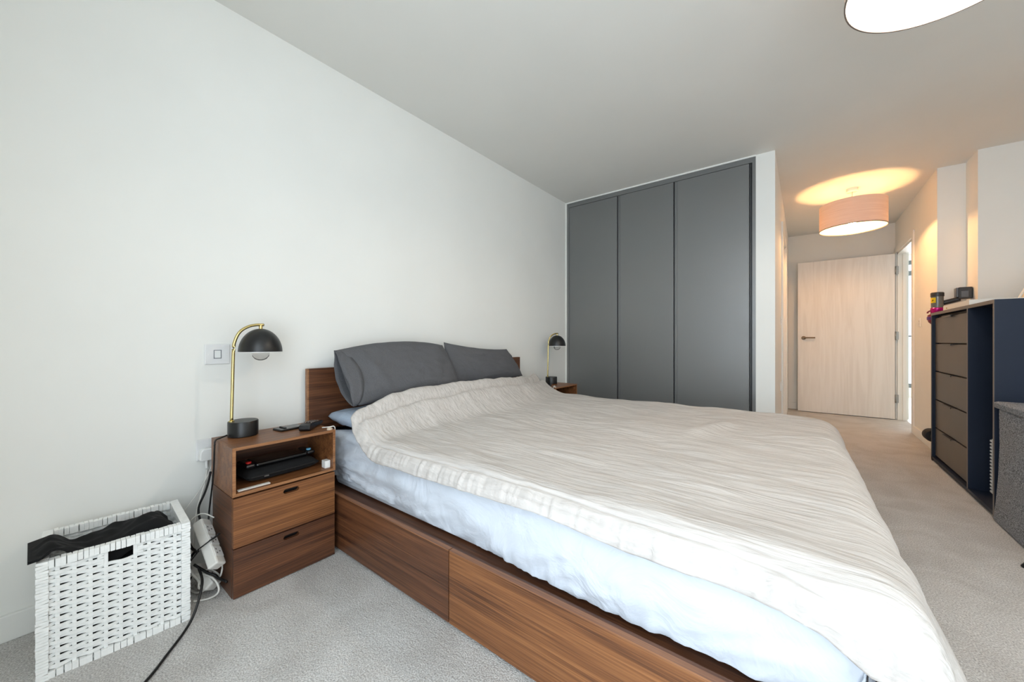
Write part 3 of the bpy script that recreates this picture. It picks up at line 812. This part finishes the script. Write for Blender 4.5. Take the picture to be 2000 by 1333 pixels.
# ------------------------------------------------------------------ wicker basket with black laundry
bk = empty('wicker_basket', (0.205, 0.186, 0), -0.06); tag(bk, 'white woven wicker laundry basket standing against the left wall', 'basket')
BX, BY, BH = 0.142, 0.170, 0.345      # half depth (X), half width (Y), height
def wrapped_bar(name, p0, p1, w, d, n, parent):
    """a bar wound with flat cane: many slightly uneven turns"""
    p0, p1 = Vector(p0), Vector(p1); ax = (p1 - p0); L = ax.length; ax.normalize()
    a = Vector((0, 0, 1)) if abs(ax.z) < 0.5 else Vector((1, 0, 0))
    b2 = ax.cross(a).normalized(); a = b2.cross(ax).normalized()
    bm = bmesh.new()
    for k in range(n):
        c0 = p0 + ax * L * k / n; c1 = p0 + ax * L * (k + 0.93) / n
        g = 1 + random.uniform(-0.06, 0.08); sk_ = random.uniform(-0.0015, 0.0015)
        A, B = [], []
        for sa, sb in ((-1, -1), (1, -1), (1, 1), (-1, 1)):
            off = a * sa * w / 2 * g + b2 * sb * d / 2 * g
            A.append(bm.verts.new(c0 + off + ax * sk_ * sb)); B.append(bm.verts.new(c1 + off + ax * sk_ * sb))
        for i in range(4): bm.faces.new((A[i], A[(i + 1) % 4], B[(i + 1) % 4], B[i]))
        bm.faces.new(A[::-1]); bm.faces.new(B)
    o = finish(name, bm, 'wicker_white', parent, bevel=0.0007, seg=1)
    return o
cs = 0.024
for sx in (-1, 1):
    for sy in (-1, 1):
        wrapped_bar('corner_post', (sx * (BX - cs / 2), sy * (BY - cs / 2), 0.0), (sx * (BX - cs / 2), sy * (BY - cs / 2), BH), cs, cs, 40, bk)
    wrapped_bar('rim', (sx * (BX - cs / 2), -BY + cs, BH - 0.012), (sx * (BX - cs / 2), BY - cs, BH - 0.012), cs, cs, 26, bk)
    wrapped_bar('bottom_rail', (sx * (BX - cs / 2), -BY + cs, 0.010), (sx * (BX - cs / 2), BY - cs, 0.010), 0.02, cs, 20, bk)
for sy in (-1, 1):
    box('side_rim', (-BX + cs, sy * (BY - cs / 2) - cs / 2, BH - 0.022), (BX - cs, sy * (BY - cs / 2) + cs / 2, BH), 'wicker_white', bk, bevel=0.001)
    wrapped_bar('bottom_rail', (-BX + cs, sy * (BY - cs / 2), 0.010), (BX - cs, sy * (BY - cs / 2), 0.010), 0.02, cs, 18, bk)
box('bottom_panel', (-BX + 0.01, -BY + 0.01, 0.004), (BX - 0.01, BY - 0.01, 0.012), 'wicker_white', bk)
def strand_mesh(half, pitch, phase, hgt):
    """flat cane weaving along Y round uprights spaced by pitch"""
    bm = bmesh.new(); n = int(2 * half / pitch * 6); rings = []
    for i in range(n + 1):
        y = -half + 2 * half * i / n
        ph_ = PI * (y + half) / pitch + phase
        x = 0.0046 * math.sin(ph_); t = 0.0017
        tw = 0.0012 * math.cos(ph_)
        rings.append([bm.verts.new((x + dx * t, y, dz * hgt / 2 + tw)) for dx, dz in ((-1, -1), (1, -1), (1, 1), (-1, 1))])
    for i in range(n):
        for k in range(4): bm.faces.new((rings[i][k], rings[i][(k + 1) % 4], rings[i + 1][(k + 1) % 4], rings[i + 1][k]))
    bm.faces.new(rings[0][::-1]); bm.faces.new(rings[-1])
    me = bpy.data.meshes.new('strand'); bmesh.ops.recalc_face_normals(bm, faces=bm.faces[:]); bm.to_mesh(me); bm.free()
    me.materials.append(MATS['wicker_white']); return me
ROWS = 26; z_lo, z_hi = 0.022, BH - 0.026
for (half, px_, rot, npitch, slot) in ((BY - cs, 1, 0, 9, True), (BY - cs, -1, 0, 9, False), (BX - cs, 1, 1, 7, False), (BX - cs, -1, 1, 7, False)):
    pitch = 2 * half / npitch
    hgt = (z_hi - z_lo) / ROWS * 0.87
    meshes = [strand_mesh(half, pitch, 0.0, hgt), strand_mesh(half, pitch, PI, hgt)]
    short = [strand_mesh((half - 0.042) / 2, pitch, 0.0, hgt), strand_mesh((half - 0.042) / 2, pitch, PI, hgt)]
    for r in range(ROWS):
        z = z_lo + (r + 0.5) * (z_hi - z_lo) / ROWS
        spots = [(0.0, meshes[r % 2])]
        if slot and r >= ROWS - 3:                 # the hand hole
            o_ = (half + 0.042) / 2
            spots = [(-o_, short[r % 2]), (o_, short[r % 2])]
        for yy, me in spots:
            s = bpy.data.objects.new('wicker_strand', me); COL.objects.link(s); s.parent = bk
            if rot == 0: s.location = (px_ * (BX - cs / 2), yy, z)
            else: s.location = (yy, px_ * (BY - cs / 2), z); s.rotation_euler = (0, 0, PI / 2)
    for k in range(npitch - 1 + 1):
        c = -half + pitch * (k + 0.5)
        if slot and abs(c) < 0.03: zt_ = z_hi - 0.04
        else: zt_ = z_hi + 0.004
        if rot == 0: lo_, hi_ = (px_ * (BX - cs / 2) - 0.0022, c - 0.0045, 0.012), (px_ * (BX - cs / 2) + 0.0022, c + 0.0045, zt_)
        else: lo_, hi_ = (c - 0.0045, px_ * (BY - cs / 2) - 0.0022, 0.012), (c + 0.0045, px_ * (BY - cs / 2) + 0.0022, zt_)
        box('upright', lo_, hi_, 'wicker_white', bk)
    if slot:
        for sy in (-1, 1):
            wrapped_bar('hand_hole_edge', (px_ * (BX - cs / 2), sy * 0.044, z_hi - 0.04), (px_ * (BX - cs / 2), sy * 0.044, z_hi), 0.008, 0.014, 5, bk)

def laundry_fn(u, v):
    # u across the depth (front to back), v along the width
    y = 0.004 + 0.312 * v
    x = 0.305 - (0.205 - 0.07 * max(0.0, 1 - v / 0.3)) * u + 0.034 * (1 - u) * max(0.0, 1 - v / 0.3)
    up = interp(v, [(0.0, 0.338), (0.10, 0.352), (0.35, 0.330), (0.6, 0.335), (0.78, 0.362), (0.92, 0.352), (1.0, 0.325)])
    z = up + 0.012 * nz(u * 3, v * 6, 2) + 0.010 * nz(u * 7 + v * 3, v * 9, 4)
    z += 0.012 * math.sin(u * 5 + v * 9) * math.sin(PI * v)
    z -= 0.05 * max(0, (u - 0.62) / 0.38) ** 1.5 * (1 if v > 0.12 else v / 0.12)
    z -= 0.05 * max(0, (0.12 - u) / 0.12) ** 1.3 * sst(0.16, 0.36, v)
    z += 0.016 * (1 - sst(0.1, 0.34, v))
    if v < 0.08: z -= 0.012 * (0.08 - v) / 0.08; y -= 0.010 * (0.08 - v) / 0.08
    z = max(z, 0.357 - 0.10 * sst(0.10, 0.42, v))
    return (x, y, z)
ld = grid_mesh('laundry', laundry_fn, 50, 70, 'black_cloth', None, solid=0.006)
tag(ld, 'crumpled black laundry heaped in the white wicker basket', 'clothes')
md = tag(grid_mesh('laundry_heap', lambda u, v: (0.312 - 0.215 * u, 0.048 + 0.275 * v, 0.02 + 0.28 * max(0.0, math.sin(PI * u) * math.sin(PI * v)) ** 0.16 + 0.012 * nz(u * 5, v * 5, 9)), 24, 28, 'black_cloth', ld), None)

# ------------------------------------------------------------------ power strips and cables
STRIPS, LAID = [], []
def clear_path(pts, r):
    """dense path pushed out of the power strips, the bedside side, and the cables already laid"""
    out = [p.copy() for p in spline(pts, 10)]
    for _ in range(14):
        for p in out:
            for c0, inv, L in STRIPS:
                q = inv @ (p - c0); e = r + 0.0025
                gaps = [0.025 + e - q.x, q.x + 0.025 + e, L / 2 + e - q.y, q.y + L / 2 + e, 0.0405 + e - q.z, q.z + e]
                if min(gaps) > 0:
                    k = gaps.index(min(gaps)); d_ = Vector((0, 0, 0)); d_[k // 2] = gaps[k] * (1 if k % 2 == 0 else -1)
                    p += inv.transposed() @ d_
            for p2, r2 in LAID:
                d_ = p - p2; m_ = r + r2 + 0.002 - d_.length
                if m_ > 0: p += (d_.normalized() if d_.length > 1e-6 else Vector((1, 0, 0))) * m_
            if p.x > 0.10 and p.z < 0.575: p.y = min(p.y, 0.4635 - r)
            p.z = max(p.z, r + 0.001)
        sm = [out[0]] + [out[i] * 0.7 + (out[i - 1] + out[i + 1]) * 0.15 for i in range(1, len(out) - 1)] + [out[-1]]
        if _ < 11: out = sm
    LAID.extend((p.copy(), r) for p in out)
    return out
def power_strip(name, loc, rot, n, label):
    t = empty(name, loc); tag(t, label, 'power strip')
    ay = (Vector((-0.16, -0.015, 0.133)) if n > 1 else Vector((-0.10, -0.03, 0.06))).normalized()   # long axis
    az = Vector((0.5, 0.72, 0.5)); az = (az - ay * az.dot(ay)).normalized(); axx = ay.cross(az)
    rot_m = Matrix((axx, ay, az)).transposed(); t.rotation_euler = rot_m.to_euler()
    STRIPS.append((Vector(loc), rot_m.transposed(), 0.045 * n + 0.065))
    L = 0.045 * n + 0.065
    box('strip_body', (-0.025, -L / 2, 0), (0.025, L / 2, 0.038), 'cable_white', t, bevel=0.006)
    for k in range(n):
        y = -L / 2 + 0.05 + 0.05 * k
        f = box('socket_face', (-0.021, y - 0.020, 0.0378), (0.021, y + 0.020, 0.0395), 'white_plastic', t, bevel=0.0006)
        boxes('pin_hole', [((0.004, y - 0.002, 0.0394), (0.010, y + 0.002, 0.0398)), ((-0.012, y - 0.011, 0.0394), (-0.008, y - 0.005, 0.0398)), ((-0.012, y + 0.005, 0.0394), (-0.008, y + 0.011, 0.0398))], 'rubber', f)
    return t
ps1 = power_strip('power_strip', (0.245, 0.410, 0.19), None, 3, 'white power strip leaning upright against the bedside unit side')
ps2 = power_strip('power_strip', (0.215, 0.408, 0.048), None, 1, 'small white power strip end lying on the carpet by the basket')
tag(tube('cable_tie', clear_path([(0.235, 0.372, 0.15), (0.262, 0.392, 0.19), (0.285, 0.425, 0.225), (0.272, 0.452, 0.235)], 0.006), 0.006, 'cable_black', None, 8, 1, flat=(0.006, 0.002)), 'black strap wound round the upright power strip', 'cable tie')
def cable(label, pts, r=0.0035, mat='cable_white', name='cable'):
    return tag(tube(name, clear_path(pts, r), r, mat, None, 8, 1), label, 'cable')
cable('black lamp cable dropping from the near lamp base behind the bedside unit side', [(0.166, 0.5035, 0.590), (0.180, 0.478, 0.586), (0.184, 0.460, 0.580), (0.185, 0.457, 0.55), (0.172, 0.457, 0.45), (0.15, 0.455, 0.36), (0.14, 0.45, 0.28), (0.17, 0.44, 0.22)], 0.0032, 'cable_black')
cable('black cable hanging in a loop beside the socket', [(0.12, 0.462, 0.44), (0.11, 0.445, 0.36), (0.10, 0.425, 0.30), (0.12, 0.425, 0.255), (0.16, 0.432, 0.235)], 0.004, 'cable_black')
cable('thick white cable hanging from the wall plug', [(0.026, 0.469, 0.428), (0.03, 0.463, 0.38), (0.04, 0.445, 0.32), (0.06, 0.425, 0.25), (0.09, 0.41, 0.15), (0.13, 0.40, 0.04)], 0.004)
cable('thin white cable slanting from the socket towards the basket', [(0.03, 0.485, 0.44), (0.035, 0.45, 0.36), (0.04, 0.40, 0.29), (0.045, 0.372, 0.25)], 0.0018)
cable('white cable looping out over the carpet from the lower power strip', [(0.19, 0.385, 0.075), (0.24, 0.41, 0.085), (0.29, 0.435, 0.065), (0.31, 0.44, 0.03), (0.29, 0.42, 0.008), (0.27, 0.39, 0.005), (0.26, 0.376, 0.006)], 0.0035)
cable('white cable curling round the foot of the upright power strip', [(0.27, 0.452, 0.15), (0.295, 0.455, 0.115), (0.28, 0.452, 0.07), (0.235, 0.455, 0.06), (0.215, 0.415, 0.075)], 0.003)
cable('white cable bundled low between basket and power strip', [(0.20, 0.378, 0.10), (0.24, 0.40, 0.06), (0.25, 0.415, 0.03), (0.22, 0.395, 0.012), (0.18, 0.385, 0.01)], 0.004)
cable('short white cable crossing the top of the power strip', [(0.13, 0.372, 0.235), (0.145, 0.395, 0.275), (0.165, 0.425, 0.292), (0.20, 0.452, 0.275)], 0.0025)
cable('short black cable poking out past the power strip foot', [(0.22, 0.385, 0.125), (0.25, 0.41, 0.10), (0.28, 0.435, 0.075), (0.31, 0.455, 0.065), (0.33, 0.462, 0.064)], 0.0045, 'cable_black')
cable('knotted black cable behind the basket corner', [(0.15, 0.374, 0.22), (0.17, 0.388, 0.17), (0.14, 0.405, 0.14), (0.125, 0.385, 0.10), (0.12, 0.40, 0.06), (0.11, 0.395, 0.02)], 0.005, 'cable_black')
cable('black cable running in front of the basket across the carpet', [(0.27, 0.388, 0.13), (0.335, 0.385, 0.11), (0.375, 0.368, 0.075), (0.40, 0.345, 0.03), (0.43, 0.315, 0.008), (0.50, 0.262, 0.006), (0.575, 0.205, 0.006), (0.64, 0.13, 0.006), (0.70, 0.02, 0.006)], 0.0042, 'cable_black')

# ------------------------------------------------------------------ ceiling lamps
def drum_lamp(name, x, y, label, bulb):
    t = empty(name, (x, y, H)); tag(t, label, 'ceiling lamp')
    R, zb, zt = 0.255, -0.40, -0.15
    lathe('ceiling_rose', [(0.0, 0), (0.045, 0), (0.045, -0.028), (0.040, -0.032), (0.0, -0.032)], 'white_plastic', t, 28)
    tube('flex', [(0, 0, -0.032), (0, 0, -0.30)], 0.004, 'white_plastic', t, 8, 1)
    sh = lathe('lamp_shade', [(R - 0.0015, zb), (R, zb), (R, zt), (R - 0.0015, zt)], 'shade_fabric', t, 72, closed=True)
    lathe('shade_hem', [(R - 0.003, zb - 0.001), (R + 0.0015, zb - 0.001), (R + 0.0015, zb + 0.006), (R - 0.003, zb + 0.006)], 'edge_brown', sh, 72, closed=True)
    for k in range(3):
        a = k * 2 * PI / 3
        tube('shade_spoke', [(0.02 * math.cos(a), 0.02 * math.sin(a), -0.262), (R * math.cos(a), R * math.sin(a), zt - 0.01)], 0.0018, 'white_plastic', sh, 6, 1)
    lathe('bulb_holder', [(0.018, -0.25), (0.020, -0.30), (0.016, -0.31)], 'white_plastic', t, 20)
    lathe('bulb', [(0.014, -0.311), (0.026, -0.335), (0.030, -0.352), (0.026, -0.370), (0.014, -0.380), (0.0, -0.382)], bulb, t, 24)
    return t
drum_lamp('drum_ceiling_lamp', 2.447, 5.02, 'lit pale drum ceiling lamp hanging in the corridor', 'bulb_lit')
drum_lamp('drum_ceiling_lamp', 2.43, 1.68, 'lit drum ceiling lamp at the top edge above the bed foot', 'bulb_lit_near')

# ------------------------------------------------------------------ chest of drawers with end niche
ch = empty('chest_of_drawers', (2.90, 3.28, 0)); tag(ch, 'tall navy chest with grey drawers and open end niche', 'chest of drawers')
CD, CL, CHT = 0.56, 1.31, 1.215      # depth X, length Y, height
box('top_panel', (0, 0, CHT - 0.022), (CD, CL, CHT), 'navy_laminate', ch)
box('top_edge', (-0.0012, 0, CHT - 0.0215), (0.0, CL, CHT - 0.0005), 'edge_brown', ch)
box('bottom_panel', (0.0, 0.02, 0.012), (CD, CL, 0.034), 'navy_laminate', ch)
e1 = box('end_panel', (0, 0, 0), (CD, 0.02, CHT - 0.022), 'navy_laminate', ch)
box('panel_edge', (-0.0012, 0.0005, 0), (0.0, 0.0195, CHT - 0.022), 'edge_brown', e1)
box('end_panel', (0, CL - 0.03, 0), (CD, CL, CHT - 0.022), 'navy_laminate', ch)
e3 = box('divider_panel', (0, 0.425, 0.034), (CD, 0.443, CHT - 0.022), 'navy_laminate', ch)
box('panel_edge', (-0.0012, 0.4255, 0.034), (0.0, 0.4425, CHT - 0.022), 'edge_brown', e3)
box('back_panel', (CD - 0.01, 0.02, 0.034), (CD, CL - 0.03, CHT - 0.022), 'navy_laminate', ch)
zs = [0.045, 0.276, 0.507, 0.738, 0.965, 1.176]
for k in range(5):
    q = box('drawer', (0.018, 0.446, zs[k] + 0.004), (0.036, CL - 0.034, zs[k + 1] - 0.006), 'drawer_grey', ch, bevel=0.001)
    yc = 0.446 + (CL - 0.034 - 0.446) * 0.55
    prism('pull', [(0.004, zs[k + 1] - 0.006), (0.036, zs[k + 1] - 0.006), (0.036, zs[k + 1] - 0.003), (0.0, zs[k + 1] - 0.003), (0.0, zs[k + 1] - 0.014), (0.003, zs[k + 1] - 0.014)], 1, yc - 0.11, yc + 0.11, 'steel' if k > 9 else 'vacuum_dark', q)
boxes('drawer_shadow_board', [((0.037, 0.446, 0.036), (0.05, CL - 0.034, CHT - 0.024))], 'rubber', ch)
# white wire basket and board inside the niche
nb = empty('wicker_box', (3.06, 3.50, 0.0345)); tag(nb, 'small white woven box inside the navy chest niche', 'box')
for k in range(16):
    boxes('woven_row', [((-0.075, -0.13, 0.004 + k * 0.021), (0.2, 0.19, 0.021 + k * 0.021 - 0.004))], 'wicker_white', nb, bevel=0.003)
box('box_core', (-0.068, -0.123, 0), (0.193, 0.183, 0.338), 'wicker_white', nb)
tag(box('white_board', (2.968, 3.36, 0.376), (3.3, 3.375, 0.49), 'white_plastic', None), 'thin white board standing on the woven box in the chest niche', 'board')

# things on the chest
tr = empty('shallow_box', (3.19, 4.105, 1.215)); tag(tr, 'long shallow white box lying on the navy chest', 'box')
box('box_body', (-0.26, -0.29, 0), (0.22, 0.295, 0.042), 'cream_box', tr, bevel=0.001)
lathe('box_stud', [(0.006, 0), (0.006, 0.003), (0.0, 0.004)], 'brass', tr, 14).matrix_local = Matrix.Translation((-0.26, 0.2, 0.02)) @ Matrix.Rotation(-PI / 2, 4, 'Y')
pf = empty('picture_frame', (3.26, 4.12, 1.2635)); pf.rotation_euler = (0, math.radians(22), 0); tag(pf, 'white picture frame leaning back on the chest at the right edge', 'picture frame')
boxes('frame', [((-0.012, -0.16, 0), (0.006, 0.16, 0.018)), ((-0.012, -0.16, 0.282), (0.006, 0.16, 0.30)), ((-0.012, -0.16, 0.018), (0.006, -0.142, 0.282)), ((-0.012, 0.142, 0.018), (0.006, 0.16, 0.282))], 'trim_paint', pf, bevel=0.001)
box('mat_board', (-0.004, -0.142, 0.018), (0.002, 0.142, 0.282), 'picture_mat', pf)
box('picture', (-0.005, -0.09, 0.07), (-0.003, 0.09, 0.23), 'picture_dark', pf)

# stick vacuum docked beyond the chest end
vc = empty('stick_vacuum', (2.963, 4.74, 0)); tag(vc, 'purple and grey stick vacuum docked in the gap behind the chest', 'vacuum cleaner')
bn = lathe('dust_bin', [(0.0, 1.262), (0.036, 1.262), (0.037, 1.27), (0.037, 1.362), (0.034, 1.364)], 'bin_smoke', vc, 36)
lathe('bin_cap', [(0.034, 1.360), (0.040, 1.362), (0.040, 1.392), (0.034, 1.398), (0.0, 1.400)], 'vacuum_dark', bn, 36)
bm = bmesh.new(); prv = None
for k in range(9):                                   # curved label on the side of the bin
    an = PI + math.radians(78) * k / 8 - 0.2
    pr = [bm.verts.new((0.0378 * math.cos(an), 0.0378 * math.sin(an), z)) for z in (1.308, 1.352)]
    if prv: bm.faces.new((prv[0], pr[0], pr[1], prv[1]))
    prv = pr
finish('bin_label', bm, 'yellow_label', bn, smooth=True)
tube('label_mark', [(-0.034, -0.018, 1.322), (-0.0305, -0.0232, 1.334), (-0.0275, -0.0268, 1.326)], 0.002, 'rubber', bn, 6)
lathe('cyclone_ring', [(0.034, 1.205), (0.040, 1.212), (0.041, 1.262), (0.036, 1.268)], 'magenta', vc, 36)
lathe('motor_ball', [(0.0, 1.12), (0.02, 1.125), (0.038, 1.145), (0.046, 1.175), (0.042, 1.205), (0.030, 1.214)], 'vacuum_red', vc, 32, (-0.014, 0, 0))
tube('release_trigger', [(-0.035, 0, 1.245), (-0.052, 0, 1.235), (-0.058, 0, 1.222)], 0.006, 'vacuum_red', vc, 8)
lathe('filter_band', [(0.047, 1.165), (0.0475, 1.17), (0.047, 1.19), (0.045, 1.192)], 'vacuum_purple', vc, 32, (-0.014, 0, 0))
tube('wand', [(0.012, 0, 1.13), (0.012, 0, 0.7), (0.012, 0, 0.2)], 0.017, 'magenta', vc, 14, 4)
fh = lathe('floor_head', [(0.0, -0.055), (0.046, -0.055), (0.052, -0.04), (0.052, 0.04), (0.046, 0.055), (0.0, 0.055)], 'rubber', vc, 28)
fh.rotation_euler = (PI / 2, 0, 0); fh.location = (-0.032, 0, 0.178)
lathe('axle_cap', [(0.02, 0.055), (0.018, 0.059), (0.0, 0.06)], 'vacuum_dark', fh, 20)
tube('handle', [(0.03, 0, 1.305), (0.08, 0, 1.32), (0.125, 0, 1.335)], 0.02, 'vacuum_dark', vc, 12, 4)
box('battery_block', (0.112, -0.035, 1.332), (0.188, 0.035, 1.428), 'vacuum_dark', vc, bevel=0.006)
box('battery_latch', (0.125, -0.038, 1.345), (0.165, -0.034, 1.395), 'vacuum_grey', vc, bevel=0.001)
prism('grip_guard', [(0.10, 1.345), (0.125, 1.345), (0.118, 1.425), (0.098, 1.425)], 1, -0.028, 0.028, 'vacuum_grey', vc, bevel=0.005)

# ------------------------------------------------------------------ grey fabric storage cube and stool
ot = empty('storage_ottoman', (3.13, 2.985, 0)); tag(ot, 'grey tweed fabric storage ottoman in front of the navy chest', 'ottoman')
def ott_ring(z, f): return [(-f * 0.235, -f * 0.255, z), (f * 0.235, -f * 0.255, z), (f * 0.235, f * 0.255, z), (-f * 0.235, f * 0.255, z)]
bm = bmesh.new(); prev = None
for z, f in ((0.0, 1.035), (0.02, 1.04), (0.1, 1.015), (0.25, 0.985), (0.42, 0.97), (0.6, 0.975), (0.618, 0.98)):
    rg = [bm.verts.new(p) for p in ott_ring(z, f)]
    if prev:
        for i in range(4): bm.faces.new((prev[i], prev[(i + 1) % 4], rg[(i + 1) % 4], rg[i]))
    else: bm.faces.new(rg[::-1])
    prev = rg
bm.faces.new(prev)
finish('fabric_body', bm, 'tweed_grey', ot, bevel=0.012)
bm = bmesh.new()
for z, f in ((0.619, 1.03), (0.645, 1.035)):
    pass
a = [bm.verts.new(p) for p in ott_ring(0.619, 1.02)]; c = [bm.verts.new(p) for p in ott_ring(0.648, 1.035)]; t5 = [bm.verts.new(p) for p in ott_ring(0.655, 0.98)]
bm.faces.new(a[::-1])
for i in range(4):
    bm.faces.new((a[i], a[(i + 1) % 4], c[(i + 1) % 4], c[i])); bm.faces.new((c[i], c[(i + 1) % 4], t5[(i + 1) % 4], t5[i]))
bm.faces.new(t5)
finish('lid', bm, 'tweed_grey', ot, bevel=0.004)

st = empty('stool', (3.12, 2.36, 0)); tag(st, 'black stool with splayed legs at the right edge of the view', 'stool')
lathe('seat', [(0.0, 0.43), (0.15, 0.43), (0.16, 0.438), (0.16, 0.455), (0.15, 0.462), (0.0, 0.464)], 'black_satin', st, 40)
for k in range(4):
    dx, dy = ((-1, 1), (1, 1), (1, -1), (-1, -1))[k]
    tube('leg', [(dx * 0.10, dy * 0.10, 0.43), (dx * 0.2, dy * 0.2, 0.22), (dx * 0.297, dy * 0.292, 0.0)], 0.012, 'black_satin', st, 10, 4)

# ------------------------------------------------------------------ groups of alike things
GROUPS = {'bed_pillow': 'pillows on the bed', 'table_lamp': 'black dome bedside lamps', 'bedside_unit': 'walnut bedside units',
          'drum_ceiling_lamp': 'drum ceiling lamps', 'cable': 'cables between basket and bedside unit', 'power_strip': 'white power strips',
          'light_switch': 'light switches', 'wall_socket': 'wall sockets', 'phone': 'phones on the bedside units', 'cable_clip': 'clear cable clips'}
for o in list(scene.objects):
    g = GROUPS.get(o.name.split('.')[0])
    if g and o.parent is None: o['group'] = g
